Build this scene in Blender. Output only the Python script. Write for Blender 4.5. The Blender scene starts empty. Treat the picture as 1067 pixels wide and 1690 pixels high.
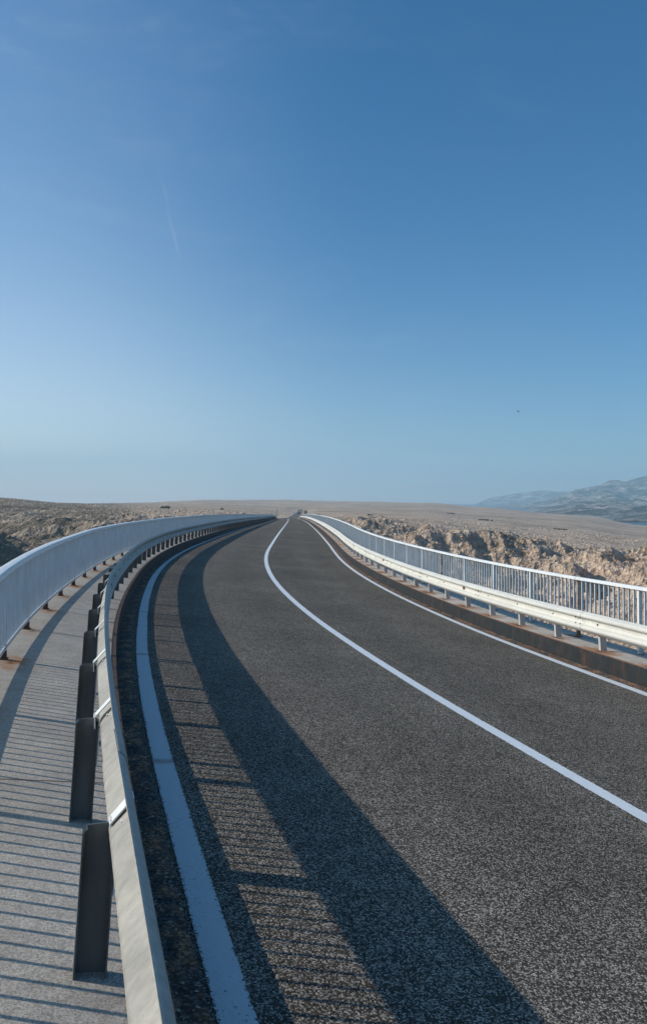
import bpy, math, random
import numpy as np
from mathutils import Vector, Matrix

random.seed(7)
rng = np.random.default_rng(11)
sc = bpy.context.scene
COL = sc.collection

# ------------------------------------------------------------------ camera
CAM_Z = 2.205
cam = bpy.data.cameras.new('camera')
cam_ob = bpy.data.objects.new('camera', cam)
COL.objects.link(cam_ob)
cam_ob.location = (0, 0, CAM_Z)
cam_ob.rotation_euler = (math.radians(90 + 1.188), math.radians(0.0), 0)
cam.sensor_fit = 'VERTICAL'
cam.sensor_height = 24
cam.lens = 1304.5 / 1690 * 24
cam.shift_y = -45 / 1690
cam.clip_start = 0.05
cam.clip_end = 60000
sc.camera = cam_ob

# ------------------------------------------------------------------ light
SUN_AZ = math.radians(91.4)      # direction the light travels, from +Y towards +X
SUN_EL = math.radians(31.2)
sc.view_settings.view_transform = 'Standard'
sc.view_settings.look = 'None'
sc.view_settings.exposure = 0.0
sc.view_settings.gamma = 1.0
sc.cycles.volume_bounces = 2
sl = bpy.data.lights.new('sun', 'SUN')
sl.energy = 4.2
sl.angle = math.radians(0.5)
sl.color = (1.0, 0.92, 0.80)
sun = bpy.data.objects.new('sun', sl)
COL.objects.link(sun)
ldir = Vector((math.sin(SUN_AZ) * math.cos(SUN_EL), math.cos(SUN_AZ) * math.cos(SUN_EL), -math.sin(SUN_EL)))
sun.rotation_euler = ldir.to_track_quat('-Z', 'Y').to_euler()
sun.location = (-30, 0, 40)

world = bpy.data.worlds.new('World')
sc.world = world
world.use_nodes = True


class NT:
    """small helper to write node trees"""
    def __init__(self, tree):
        self.t = tree
        self.n = tree.nodes
        self.l = tree.links

    def add(self, typ, **kw):
        nd = self.n.new(typ)
        for k, v in kw.items():
            setattr(nd, k, v)
        return nd

    def put(self, sock, val):
        if isinstance(val, bpy.types.NodeSocket):
            self.l.new(val, sock)
        elif val is not None:
            sock.default_value = val

    def math(self, op, a, b=None, c=None, clamp=False):
        nd = self.add('ShaderNodeMath', operation=op)
        nd.use_clamp = clamp
        self.put(nd.inputs[0], a)
        if b is not None: self.put(nd.inputs[1], b)
        if c is not None: self.put(nd.inputs[2], c)
        return nd.outputs[0]

    def vmath(self, op, a, b=None):
        nd = self.add('ShaderNodeVectorMath', operation=op)
        self.put(nd.inputs[0], a)
        if b is not None: self.put(nd.inputs[1], b)
        return nd.outputs[1] if op in ('DOT_PRODUCT', 'LENGTH') else nd.outputs[0]

    def mapr(self, v, a, b, c=0.0, d=1.0, smooth=False):
        nd = self.add('ShaderNodeMapRange')
        if smooth: nd.interpolation_type = 'SMOOTHSTEP'
        self.put(nd.inputs[0], v)
        for i, x in enumerate((a, b, c, d)): self.put(nd.inputs[1 + i], x)
        return nd.outputs[0]

    def noise(self, vec, scale, detail=4.0, rough=0.55, dist=0.0):
        nd = self.add('ShaderNodeTexNoise')
        self.put(nd.inputs['Vector'], vec)
        nd.inputs['Scale'].default_value = scale
        nd.inputs['Detail'].default_value = detail
        nd.inputs['Roughness'].default_value = rough
        nd.inputs['Distortion'].default_value = dist
        return nd.outputs[0]

    def voro(self, vec, scale, out=0):
        nd = self.add('ShaderNodeTexVoronoi')
        self.put(nd.inputs['Vector'], vec)
        nd.inputs['Scale'].default_value = scale
        return nd.outputs[out]

    def mix(self, f, a, b, blend='MIX'):
        nd = self.add('ShaderNodeMix', data_type='RGBA', blend_type=blend)
        self.put(nd.inputs[0], f)
        self.put(nd.inputs[6], (*a, 1) if isinstance(a, tuple) and len(a) == 3 else a)
        self.put(nd.inputs[7], (*b, 1) if isinstance(b, tuple) and len(b) == 3 else b)
        return nd.outputs[2]

    def scale(self, vec, s):
        nd = self.add('ShaderNodeMapping')
        self.put(nd.inputs[0], vec)
        nd.inputs['Scale'].default_value = s
        return nd.outputs[0]

    def combine(self, x, y, z=0.0):
        nd = self.add('ShaderNodeCombineXYZ')
        self.put(nd.inputs[0], x); self.put(nd.inputs[1], y); self.put(nd.inputs[2], z)
        return nd.outputs[0]


def pix_dir(px, py):
    """direction in the world of a point of the sky"""
    a = math.radians(1.188)
    x, z, y = (px - 533.5) / 1304.5, (800 - py) / 1304.5, 1.0
    v = Vector((x, y * math.cos(a) - z * math.sin(a), z * math.cos(a) + y * math.sin(a)))
    return v.normalized()


def build_world():
    w = NT(world.node_tree)
    for nd in list(w.n): w.n.remove(nd)
    out = w.add('ShaderNodeOutputWorld')
    bg = w.add('ShaderNodeBackground')
    sky = w.add('ShaderNodeTexSky', sky_type='NISHITA')
    sky.sun_disc = False
    sky.sun_elevation = SUN_EL
    sky.sun_rotation = SUN_AZ + math.pi
    sky.altitude = 30
    sky.air_density = 1.0
    sky.dust_density = 1.6
    sky.ozone_density = 2.0
    bg.inputs[1].default_value = 0.105
    tc = w.add('ShaderNodeTexCoord').outputs['Generated']
    nrm = w.vmath('NORMALIZE', tc)
    # thin high cirrus, denser on the sun's side
    st = w.scale(nrm, (2.0, 2.6, 7.0))
    n1 = w.noise(st, 1.6, 6.0, 0.62, 0.9)
    n2 = w.noise(w.scale(nrm, (6.0, 6.0, 14.0)), 2.4, 5.0, 0.6, 1.5)
    wis = w.math('MULTIPLY', w.mapr(n1, 0.46, 0.78, 0, 1, True), w.mapr(n2, 0.3, 0.75))
    side = w.mapr(w.vmath('DOT_PRODUCT', nrm, (-0.85, 0.5, 0.1)), 0.2, 0.85, 0.0, 0.17)
    wis = w.math('MULTIPLY', wis, side)
    # faint broken contrail: great circle between two directions
    A, B = pix_dir(264, 285), pix_dir(297, 432)
    nn = A.cross(B).normalized()
    mid = (A + B).normalized()
    wob = w.math('MULTIPLY', w.math('SUBTRACT', w.noise(nrm, 26.0, 3.0), 0.5), 0.006)
    dd = w.math('ABSOLUTE', w.math('ADD', w.vmath('DOT_PRODUCT', nrm, tuple(nn)), wob))
    core = w.mapr(dd, 0.0, 0.0034, 1, 0, True)
    ln = w.mapr(w.vmath('DOT_PRODUCT', nrm, tuple(mid)), 0.9978, 0.9993, 0, 1, True)
    brk = w.mapr(w.noise(nrm, 34.0, 3.0), 0.38, 0.62, 0.15, 1)
    con = w.math('MULTIPLY', w.math('MULTIPLY', core, ln), w.math('MULTIPLY', brk, 0.13))
    tot = w.math('ADD', wis, con, clamp=True)
    sep = w.add('ShaderNodeSeparateXYZ')
    w.l.new(nrm, sep.inputs[0])
    x_, z_ = sep.outputs[0], w.math('MAXIMUM', sep.outputs[2], 0.0)
    # deeper blue away from the sun
    tint = w.mix(1.0, sky.outputs[0], w.mix(w.mapr(x_, -0.34, 0.08, 0, 1, True), (0.54, 1.0, 1.28), (0.08, 0.67, 1.08)), 'MULTIPLY')
    # milky air low over the horizon, stronger towards the sun
    low = w.math('EXPONENT', w.math('DIVIDE', z_, -0.10))
    low = w.math('MULTIPLY', low, w.mapr(x_, -0.4, 0.4, 1.2, 0.50, True))
    glow = w.math('MULTIPLY', w.math('EXPONENT', w.math('MULTIPLY', w.math('POWER', w.math('DIVIDE', z_, 0.30), 2.0), -1.0)), w.mapr(x_, 0.05, -0.5, 0.0, 1.0, True))
    tint = w.mix(1.0, tint, w.mix(1.0, (6.2, 4.9, 4.2), w.combine(low, low, low), 'MULTIPLY'), 'ADD')
    tint = w.mix(1.0, tint, w.mix(1.0, (1.75, 1.25, 0.75), w.combine(glow, glow, glow), 'MULTIPLY'), 'ADD')
    col = w.mix(tot, tint, (5.6, 6.2, 6.8))
    w.l.new(col, bg.inputs[0])
    w.l.new(bg.outputs[0], out.inputs[0])


build_world()

# ------------------------------------------------------------------ road geometry
# station, x, y, z, heading of the centre line
RT = np.array([(-8.0, 5.754, -6.606, -0.034, -0.2786), (-6.0, 5.204, -4.683, -0.034, -0.2786), (-4.0, 4.654, -2.76, -0.034, -0.2786), (-2.0, 4.104, -0.837, -0.02, -0.2876), (0.0, 3.535, 1.08, 0.0, -0.2966), (2.0, 2.942, 2.99, 0.0303, -0.3046), (4.0, 2.342, 4.898, 0.0558, -0.3023), (6.0, 1.759, 6.811, 0.0704, -0.2876), (8.0, 1.214, 8.735, 0.0746, -0.264), (10.0, 0.718, 10.673, 0.0698, -0.2368), (12.0, 0.271, 12.622, 0.0544, -0.2152), (14.0, -0.139, 14.58, 0.0371, -0.1982), (16.0, -0.517, 16.544, 0.0271, -0.1828), (18.0, -0.866, 18.513, 0.0226, -0.1672), (20.0, -1.182, 20.488, 0.0221, -0.1495), (22.0, -1.461, 22.468, 0.0232, -0.131), (24.0, -1.705, 24.453, 0.0236, -0.1136), (26.0, -1.915, 26.442, 0.0236, -0.097), (28.0, -2.093, 28.434, 0.0242, -0.0816), (30.0, -2.242, 30.429, 0.0255, -0.0673), (32.0, -2.363, 32.425, 0.0276, -0.0541), (34.0, -2.46, 34.423, 0.0288, -0.0432), (36.0, -2.538, 36.421, 0.0274, -0.0361), (38.0, -2.607, 38.42, 0.0234, -0.0327), (40.0, -2.672, 40.419, 0.0169, -0.0329), (42.0, -2.739, 42.418, 0.0081, -0.0346), (44.0, -2.809, 44.417, -0.0027, -0.0354), (46.0, -2.88, 46.415, -0.0156, -0.0353), (48.0, -2.95, 48.414, -0.0306, -0.0344), (50.0, -3.017, 50.413, -0.0476, -0.0326), (60.0, -3.36, 60.4, -0.146, -0.0350), (80.0, -4.06, 80.4, -0.41, -0.0358), (100.0, -4.79, 100.4, -0.705, -0.0370), (120.0, -5.54, 120.4, -1.01, -0.0392), (150.0, -6.75, 150.4, -1.49, -0.0417), (180.0, -8.04, 180.4, -1.99, -0.0442), (210.0, -9.4, 210.4, -2.52, -0.0447), (235.0, -10.5, 235.4, -2.98, -0.0404), (262.0, -11.5, 262.4, -3.5, -0.0315), (300.0, -12.55, 300.2, -4.2, -0.0256), (340.0, -13.5, 340.2, -4.95, -0.0243), (450.0, -16.2, 450.2, -6.4, -0.0246), (600.0, -19.9, 600.2, -7.75, -0.0235), (735.0, -22.9, 735.2, -8.65, -0.0237), (900.0, -27.0, 900.2, -9.2, -0.0263), (1100.0, -32.5, 1100.2, -9.3, -0.0275)])


def _cr(col, s):
    """smooth (Catmull-Rom) interpolation of one table column"""
    X = RT[:, 0]; Y = RT[:, col]
    m = np.gradient(Y, X)
    i = min(max(int(np.searchsorted(X, s)) - 1, 0), len(X) - 2)
    h = X[i + 1] - X[i]
    t = min(max((s - X[i]) / h, -0.5), 1.5)
    return ((2*t**3 - 3*t*t + 1) * Y[i] + (t**3 - 2*t*t + t) * h * m[i] + (-2*t**3 + 3*t*t) * Y[i + 1] + (t**3 - t*t) * h * m[i + 1])


S_END = 235.0
S_ON = -6.0


def bank(s):
    return float(np.interp(s, [0, 12, 40, 120, 235, 300], [-0.0928, -0.0935, -0.0532, -0.0069, -0.0069, 0.0]))


CK = [0, 4, 8, 12, 17, 25, 40]
CORR = dict(
    ll=[-0.031, 0.006, 0.043, 0.061, 0.03, -0.046, -0.075],
    cl=[-0.003, -0.016, -0.025, -0.01, 0.009, 0.035, 0.042],
    rl=[-0.005, -0.02, -0.031, -0.012, 0.01, 0.018, 0.028],
    rk=[-0.0, -0.006, -0.012, -0.012, -0.007, -0.002, 0.001],
    rg=[0.003, 0.0, -0.005, -0.017, -0.01, 0.037, 0.06],
    rr=[0.001, 0.008, 0.014, 0.012, -0.002, -0.03, -0.039],
    lg=[-0.022, -0.021, 0.025, 0.022, 0.032, 0.013, -0.011],
    lk=[-0.012, -0.011, 0.004, 0.013, 0.019, -0.001, -0.032],
    lr=[-0.011, -0.032, -0.041, -0.009, -0.005, 0.025, 0.038])


def corr(key, s):
    return float(np.interp(s, CK, CORR[key])) if key else 0.0


_cache = {}


def frame(s):
    k = round(s, 4)
    if k not in _cache:
        _cache[k] = (_cr(1, s), _cr(2, s), _cr(3, s), _cr(4, s))
    return _cache[k]


def rail_dip(s):
    return float(np.interp(s, [0, 7, 18], [-0.11, -0.11, 0.0]))


def pos(s, o, h, key=None):
    x, y, z, psi = frame(s)
    o = o + corr(key, s)
    if key == 'lr' and h > 0.8: h += rail_dip(s)
    return Vector((x + o * math.cos(psi), y - o * math.sin(psi), z + h + bank(s) * o))


# offsets from the centre line (m) and heights above the carriageway
O_LL, O_LK, O_LG, O_LR = -3.128, -3.382, -3.513, -4.214
O_RL, O_RK, O_RG, O_RR = 3.043, 3.285, 3.462, 3.956
HKL, HKR = 0.251, 0.2655          # walkway height
HGL, HGR = HKL + 0.59, HKR + 0.528   # top of crash barrier
HRL, HRR = 1.19, HKR + 0.996   # top of handrail
POST_D = 1.3273
RAIL_D = 1.745


def walk_drop(o):
    """the left walkway falls less steeply than the road"""
    return 0.0


def srange(a, b, near=0.5):
    out = [a]
    while out[-1] < b - 1e-6:
        s = out[-1]
        st = near if s < 60 else (2.0 if s < 240 else 12.0)
        out.append(min(b, s + st))
    return out


# ------------------------------------------------------------------ mesh helpers
def tag(o, label=None, cat=None, group=None, kind=None):
    if label: o['label'] = label
    if cat: o['category'] = cat
    if group: o['group'] = group
    if kind: o['kind'] = kind
    return o


def link(name, me, mat=None, parent=None):
    o = bpy.data.objects.new(name, me)
    COL.objects.link(o)
    if mat is not None and me is not None and not me.materials:
        me.materials.append(mat)
    if parent is not None:
        o.parent = parent
        o.matrix_parent_inverse = Matrix.Translation(-parent.location)
    return o


def empty(name, loc=(0, 0, 0)):
    o = bpy.data.objects.new(name, None)
    o.location = loc
    COL.objects.link(o)
    return o


class MB:
    def __init__(self):
        self.v = []; self.f = []; self.uv = []; self.smooth = False

    def face(self, pts, uvs=None):
        b = len(self.v)
        self.v += [tuple(p) for p in pts]
        self.f.append(tuple(range(b, b + len(pts))))
        self.uv += list(uvs) if uvs else [(0, 0)] * len(pts)

    def mesh(self, name='m', smooth=False):
        me = bpy.data.meshes.new(name)
        me.from_pydata(self.v, [], self.f)
        uvl = me.uv_layers.new(name='UVMap')
        k = 0
        if len(self.uv) == sum(len(f) for f in self.f):
            uvl.data.foreach_set('uv', np.array(self.uv, dtype=np.float32).ravel())
        if smooth:
            me.polygons.foreach_set('use_smooth', [True] * len(me.polygons))
        me.update()
        return me


def sweep(mb, prof, ss, key=None, closed=False, caps=False, height_fn=None):
    """carry a cross-section (offset, height) along the road; UV = (station, offset or height run)"""
    rings = []
    run = [0.0]
    for a, b in zip(prof[:-1], prof[1:]):
        run.append(run[-1] + math.hypot(b[0] - a[0], b[1] - a[1]))
    per = run[-1] + math.hypot(prof[0][0] - prof[-1][0], prof[0][1] - prof[-1][1])
    base = len(mb.v)
    n = len(prof)
    for s in ss:
        for (o, h) in prof:
            p = pos(s, o, h, key)
            if height_fn: p.z += height_fn(o)
            mb.v.append(tuple(p))
    m = n if closed else n - 1
    for i in range(len(ss) - 1):
        for j in range(m):
            k = (j + 1) % n
            a, b, c, d = base + i*n + j, base + (i+1)*n + j, base + (i+1)*n + k, base + i*n + k
            mb.f.append((a, b, c, d))
            r0 = run[j]; r1 = run[k] if k else per
            mb.uv += [(ss[i], r0), (ss[i+1], r0), (ss[i+1], r1), (ss[i], r1)]
    if caps and closed:
        mb.f.append(tuple(base + j for j in range(n))); mb.uv += [(0, 0)] * n
        e = base + (len(ss) - 1) * n
        mb.f.append(tuple(e + j for j in reversed(range(n)))); mb.uv += [(0, 0)] * n


def box(mb, c, ax, ay, az):
    """box from centre and three half-axis vectors"""
    c = Vector(c); ax = Vector(ax); ay = Vector(ay); az = Vector(az)
    P = [c + sx*ax + sy*ay + sz*az for sx in (-1, 1) for sy in (-1, 1) for sz in (-1, 1)]
    b = len(mb.v)
    mb.v += [tuple(p) for p in P]
    for q in ((0,1,3,2), (4,6,7,5), (0,4,5,1), (2,3,7,6), (0,2,6,4), (1,5,7,3)):
        mb.f.append(tuple(b + i for i in q)); mb.uv += [(0, 0), (1, 0), (1, 1), (0, 1)]


def axes(s):
    psi = frame(s)[3]
    return Vector((math.cos(psi), -math.sin(psi), 0)), Vector((math.sin(psi), math.cos(psi), 0)), Vector((0, 0, 1))


# ------------------------------------------------------------------ materials
def new_mat(name, rough=0.8, metal=0.0):
    m = bpy.data.materials.new(name)
    m.use_nodes = True
    t = NT(m.node_tree)
    bs = m.node_tree.nodes['Principled BSDF']
    bs.inputs['Roughness'].default_value = rough
    bs.inputs['Metallic'].default_value = metal
    return m, t, bs


def bump(t, bs, h, strength, dist):
    b = t.add('ShaderNodeBump')
    b.inputs['Strength'].default_value = strength
    b.inputs['Distance'].default_value = dist
    t.put(b.inputs['Height'], h)
    t.l.new(b.outputs[0], bs.inputs['Normal'])


def objco(t):
    return t.add('ShaderNodeNewGeometry').outputs['Position']


def uvxy(t):
    uv = t.add('ShaderNodeUVMap').outputs[0]
    s = t.add('ShaderNodeSeparateXYZ')
    t.l.new(uv, s.inputs[0])
    return s.outputs[0], s.outputs[1]


def grain(t, P, s1=110.0):
    """coarse stone chippings"""
    v = t.add('ShaderNodeTexVoronoi')
    t.put(v.inputs['Vector'], P)
    v.inputs['Scale'].default_value = s1
    sep = t.add('ShaderNodeSeparateColor')
    t.l.new(v.outputs['Color'], sep.inputs[0])
    return v.outputs['Distance'], sep.outputs[0], sep.outputs[1]


def mat_asphalt():
    m, t, bs = new_mat('asphalt', 0.86)
    P = objco(t)
    dist, r1, r2 = grain(t, P, 120.0)
    chip = t.mapr(r1, 0.40, 1.0, 0.42, 2.5)
    fine = t.mapr(t.noise(P, 260.0, 3.0), 0.3, 0.7, 0.6, 1.4)
    hole = t.mapr(dist, 0.35, 0.75, 1.0, 0.35)
    big = t.mapr(t.noise(P, 0.35, 6.0, 0.65), 0.3, 0.7, 0.80, 1.18)
    mid = t.mapr(t.noise(P, 5.0, 5.0, 0.65), 0.3, 0.7, 0.86, 1.14)
    U, V = uvxy(t)          # V runs from the left edge of the carriageway
    tracks = t.math('COSINE', t.math('MULTIPLY', V, 2 * math.pi / 1.62))
    tn = t.noise(t.combine(t.math('MULTIPLY', U, 0.15), t.math('MULTIPLY', V, 2.5)), 1.5, 3.0)
    tracks = t.math('ADD', 1.0, t.math('MULTIPLY', tracks, t.mapr(tn, 0.3, 0.7, 0.02, 0.09)))
    k = t.math('MULTIPLY', t.math('MULTIPLY', chip, fine), t.math('MULTIPLY', hole, t.math('MULTIPLY', big, mid)))
    k = t.math('MULTIPLY', k, tracks)
    tint = t.mix(r2, (0.222, 0.188, 0.150), (0.184, 0.168, 0.150))
    bs.inputs['Specular IOR Level'].default_value = 0.04
    col = t.mix(1.0, tint, t.combine(k, k, k), 'MULTIPLY')
    seam = t.math('ABSOLUTE', t.math('ADD', t.math('SUBTRACT', V, 3.52), t.math('MULTIPLY', t.math('SUBTRACT', t.noise(P, 1.3, 4.0), 0.5), 0.05)))
    col = t.mix(t.math('MULTIPLY', t.mapr(seam, 0.004, 0.016, 1, 0), t.mapr(t.noise(P, 3.0, 3.0), 0.4, 0.6, 0.1, 0.6)), col, (0.03, 0.028, 0.026))
    oil = t.mapr(t.noise(P, 1.1, 6.0, 0.75), 0.62, 0.74, 0.0, 0.45)
    col = t.mix(oil, col, (0.05, 0.045, 0.042))
    # dusty brown edge by the gutters
    e = t.math('MINIMUM', V, t.math('SUBTRACT', 6.67, V))
    em = t.math('MULTIPLY', t.mapr(e, 0.02, 0.34, 1, 0), t.mapr(t.noise(P, 9.0, 5.0, 0.7), 0.42, 0.62))
    col = t.mix(t.math('MULTIPLY', em, 0.7), col, (0.12, 0.075, 0.045))
    t.l.new(col, bs.inputs['Base Color'])
    h = t.math('ADD', t.math('MULTIPLY', dist, -1.0), t.math('MULTIPLY', r1, 0.6))
    bump(t, bs, h, 0.7, 0.0035)
    return m


def mat_paint(name='road_paint', wear=0.5, base=(0.74, 0.77, 0.80), seam=False):
    m, t, bs = new_mat(name, 0.65)
    P = objco(t)
    dist, r1, r2 = grain(t, P, 95.0)
    U, V = uvxy(t)
    big = t.noise(P, 2.2, 4.0, 0.6)
    chipn = t.noise(P, 55.0, 4.0, 0.75)
    edge = t.mapr(t.math('ABSOLUTE', t.math('SUBTRACT', V, 0.5)), 0.36, 0.5, 0.0, 0.16)
    thr = t.math('SUBTRACT', t.mapr(big, 0.35, 0.75, 0.70, 0.70 - 0.14 * wear), edge)
    gone = t.mapr(t.math('SUBTRACT', chipn, thr), 0.0, 0.03)
    dirt = t.mapr(t.noise(P, 11.0, 5.0, 0.6), 0.35, 0.75, 0.0, 0.22)
    c = t.mix(dirt, base, (0.42, 0.42, 0.41))
    c = t.mix(t.mapr(r1, 0.75, 1.0, 0.0, 0.18), c, (0.35, 0.36, 0.37))
    if seam:
        fr = t.math('SUBTRACT', t.math('FRACT', t.math('ADD', t.math('DIVIDE', t.math('SUBTRACT', U, 9.6), 3.9), 0.5)), 0.5)
        sm = t.math('ADD', t.math('ABSOLUTE', fr), t.math('MULTIPLY', t.math('SUBTRACT', t.noise(P, 14.0, 3.0), 0.5), 0.02))
        c = t.mix(t.mapr(sm, 0.004, 0.02, 0.6, 0.0), c, (0.20, 0.10, 0.05))
    c = t.mix(gone, c, (0.06, 0.057, 0.055))
    t.l.new(c, bs.inputs['Base Color'])
    bump(t, bs, t.math('ADD', t.math('MULTIPLY', dist, -0.6), t.math('MULTIPLY', gone, -0.4)), 0.4, 0.004)
    return m


def mat_concrete(name, base=(0.33, 0.30, 0.27), period=None, s0=0.0, v0=0.0, rsize=0.45, amount=0.9, railp=None):
    """fine sanded walkway surface; rust stains creep out from the steel bases"""
    m, t, bs = new_mat(name, 0.92)
    P = objco(t)
    U, V = uvxy(t)
    n1 = t.mapr(t.noise(P, 0.8, 6.0, 0.6), 0.3, 0.7, 0.84, 1.12)
    n2 = t.mapr(t.noise(P, 7.0, 5.0, 0.65), 0.3, 0.7, 0.86, 1.12)
    dist, r1, r2 = grain(t, P, 170.0)
    g = t.mapr(r1, 0.0, 1.0, 0.62, 1.36)
    k = t.math('MULTIPLY', t.math('MULTIPLY', n1, n2), g)
    c = t.mix(1.0, base, t.combine(k, k, k), 'MULTIPLY')

    def stain(c, per, s00, v00, size, amt, every=0.0):
        fr = t.math('MULTIPLY', t.math('SUBTRACT', t.math('FRACT', t.math('ADD', t.math('DIVIDE', t.math('SUBTRACT', U, s00), per), 0.5)), 0.5), per)
        dv = t.math('SUBTRACT', V, v00)
        r = t.math('SQRT', t.math('ADD', t.math('POWER', t.math('MULTIPLY', fr, 1.0), 2.0), t.math('POWER', t.math('MULTIPLY', dv, 1.9), 2.0)))
        nz = t.math('MULTIPLY', t.math('SUBTRACT', t.noise(P, 4.5, 6.0, 0.7, 0.6), 0.5), 0.9)
        q = t.math('ADD', r, nz)
        cell = t.noise(t.combine(t.math('ROUND', t.math('DIVIDE', t.math('SUBTRACT', U, s00), per)), 3.7, 0.0), 1.7, 0.0)
        vary = t.mapr(cell, 0.35, 0.65, 0.5, 1.2)
        f1 = t.math('MULTIPLY', t.mapr(q, 0.0, size, 1, 0, True), t.math('MULTIPLY', vary, amt))
        f2 = t.math('MULTIPLY', t.mapr(q, 0.0, size * 0.30, 1, 0, True), t.math('MULTIPLY', amt, 0.8))
        c = t.mix(t.math('MINIMUM', f1, 0.9), c, (0.36, 0.15, 0.05))
        return t.mix(t.math('MINIMUM', f2, 0.9), c, (0.085, 0.035, 0.02))
    if period:
        c = stain(c, period, s0, v0, rsize, amount)
    if railp:
        c = stain(c, railp[0], railp[1], railp[2], railp[3], railp[4])
    # transverse joints with brown dirt
    fr = t.math('ABSOLUTE', t.math('SUBTRACT', t.math('FRACT', t.math('ADD', t.math('DIVIDE', t.math('SUBTRACT', U, 11.76), 6.98), 0.5)), 0.5))
    c = t.mix(t.mapr(fr, 0.0006, 0.0022, 0.85, 0.0), c, (0.05, 0.03, 0.02))
    dirt = t.mapr(t.noise(P, 2.3, 7.0, 0.72), 0.52, 0.72, 0.0, 0.3)
    c = t.mix(dirt, c, (0.18, 0.135, 0.10))
    t.l.new(c, bs.inputs['Base Color'])
    bump(t, bs, t.math('ADD', r1, t.math('MULTIPLY', t.noise(P, 30.0, 4.0), 1.5)), 0.5, 0.0025)
    return m


def mat_kerb():
    m, t, bs = new_mat('kerb_steel', 0.7)
    P = objco(t)
    U, V = uvxy(t)
    n = t.mapr(t.noise(P, 6.0, 6.0, 0.7), 0.3, 0.7, 0.7, 1.3)
    c = t.mix(1.0, (0.024, 0.027, 0.029), t.combine(n, n, n), 'MULTIPLY')
    run = t.noise(t.combine(t.math('MULTIPLY', U, 2.0), t.math('MULTIPLY', V, 0.8)), 3.0, 6.0, 0.75)
    patch = t.noise(t.combine(t.math('MULTIPLY', U, 0.5), 0.0), 1.6, 3.0)
    f = t.math('MULTIPLY', t.mapr(run, 0.5, 0.66), t.mapr(patch, 0.42, 0.6))
    c = t.mix(t.math('MULTIPLY', f, 0.75), c, (0.13, 0.058, 0.032))
    pale = t.math('MULTIPLY', t.mapr(t.noise(t.combine(t.math('MULTIPLY', U, 7.0), t.math('MULTIPLY', V, 0.4), 5.0), 3.0, 4.0), 0.62, 0.7), 0.35)
    c = t.mix(pale, c, (0.10, 0.095, 0.09))
    bs.inputs['Specular IOR Level'].default_value = 0.25
    t.l.new(c, bs.inputs['Base Color'])
    bump(t, bs, t.noise(P, 40.0, 5.0, 0.7), 0.4, 0.004)
    return m


def mat_rust(name='rust', a=(0.045, 0.022, 0.015), b=(0.15, 0.075, 0.045)):
    m, t, bs = new_mat(name, 0.9)
    P = objco(t)
    c = t.mix(t.mapr(t.noise(P, 22.0, 6.0, 0.7), 0.3, 0.7), a, b)
    c = t.mix(t.mapr(t.noise(P, 90.0, 3.0, 0.7), 0.55, 0.7, 0, 0.5), c, (0.34, 0.27, 0.2))
    t.l.new(c, bs.inputs['Base Color'])
    bump(t, bs, t.noise(P, 120.0, 5.0, 0.75), 0.7, 0.003)
    return m


def mat_gutter():
    m, t, bs = new_mat('gutter_grit', 0.95)
    P = objco(t)
    dist, r1, r2 = grain(t, P, 75.0)
    k = t.math('MULTIPLY', t.mapr(r1, 0.3, 1.0, 0.5, 1.9), t.mapr(t.noise(P, 3.0, 5.0, 0.7), 0.3, 0.7, 0.6, 1.4))
    c = t.mix(t.mapr(t.noise(P, 6.0, 6.0, 0.7), 0.42, 0.62), (0.055, 0.052, 0.050), (0.26, 0.125, 0.06))
    c = t.mix(t.math('MULTIPLY', t.mapr(r2, 0.9, 0.95), 0.8), c, (0.34, 0.27, 0.2))
    c = t.mix(1.0, c, t.combine(k, k, k), 'MULTIPLY')
    t.l.new(c, bs.inputs['Base Color'])
    bump(t, bs, t.math('ADD', r1, t.math('MULTIPLY', t.noise(P, 12.0, 4.0), 3.0)), 0.9, 0.010)
    return m


def mat_steel(name, base, rough=0.5, rust=0.0, metal=0.0, streak=0.12, rust_lo=0.60):
    m, t, bs = new_mat(name, rough, metal)
    P = objco(t)
    n = t.noise(P, 2.5, 6.0, 0.65)
    st = t.noise(t.scale(P, (9.0, 9.0, 1.2)), 3.0, 4.0, 0.6)
    k = t.math('MULTIPLY', t.mapr(n, 0.3, 0.7, 1 - streak, 1 + streak * 0.6), t.mapr(st, 0.3, 0.7, 1 - streak, 1 + streak * 0.6))
    c = t.mix(1.0, base, t.combine(k, k, k), 'MULTIPLY')
    spot = t.mapr(t.noise(P, 60.0, 3.0, 0.6), 0.66, 0.74, 0.0, 0.5 if rust > 0 else 0.12)
    c = t.mix(spot, c, (0.12, 0.09, 0.07))
    if rust > 0:
        f = t.mapr(t.noise(t.scale(P, (1.0, 1.0, 0.45)), 7.0, 6.0, 0.72), rust_lo, rust_lo + 0.1, 0.0, rust)
        c = t.mix(f, c, (0.20, 0.085, 0.04))
    t.l.new(c, bs.inputs['Base Color'])
    r = t.mapr(n, 0.3, 0.7, rough - 0.08, rough + 0.14)
    t.l.new(r, bs.inputs['Roughness'])
    bump(t, bs, t.noise(P, 35.0, 4.0, 0.6), 0.10, 0.002)
    return m


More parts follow.
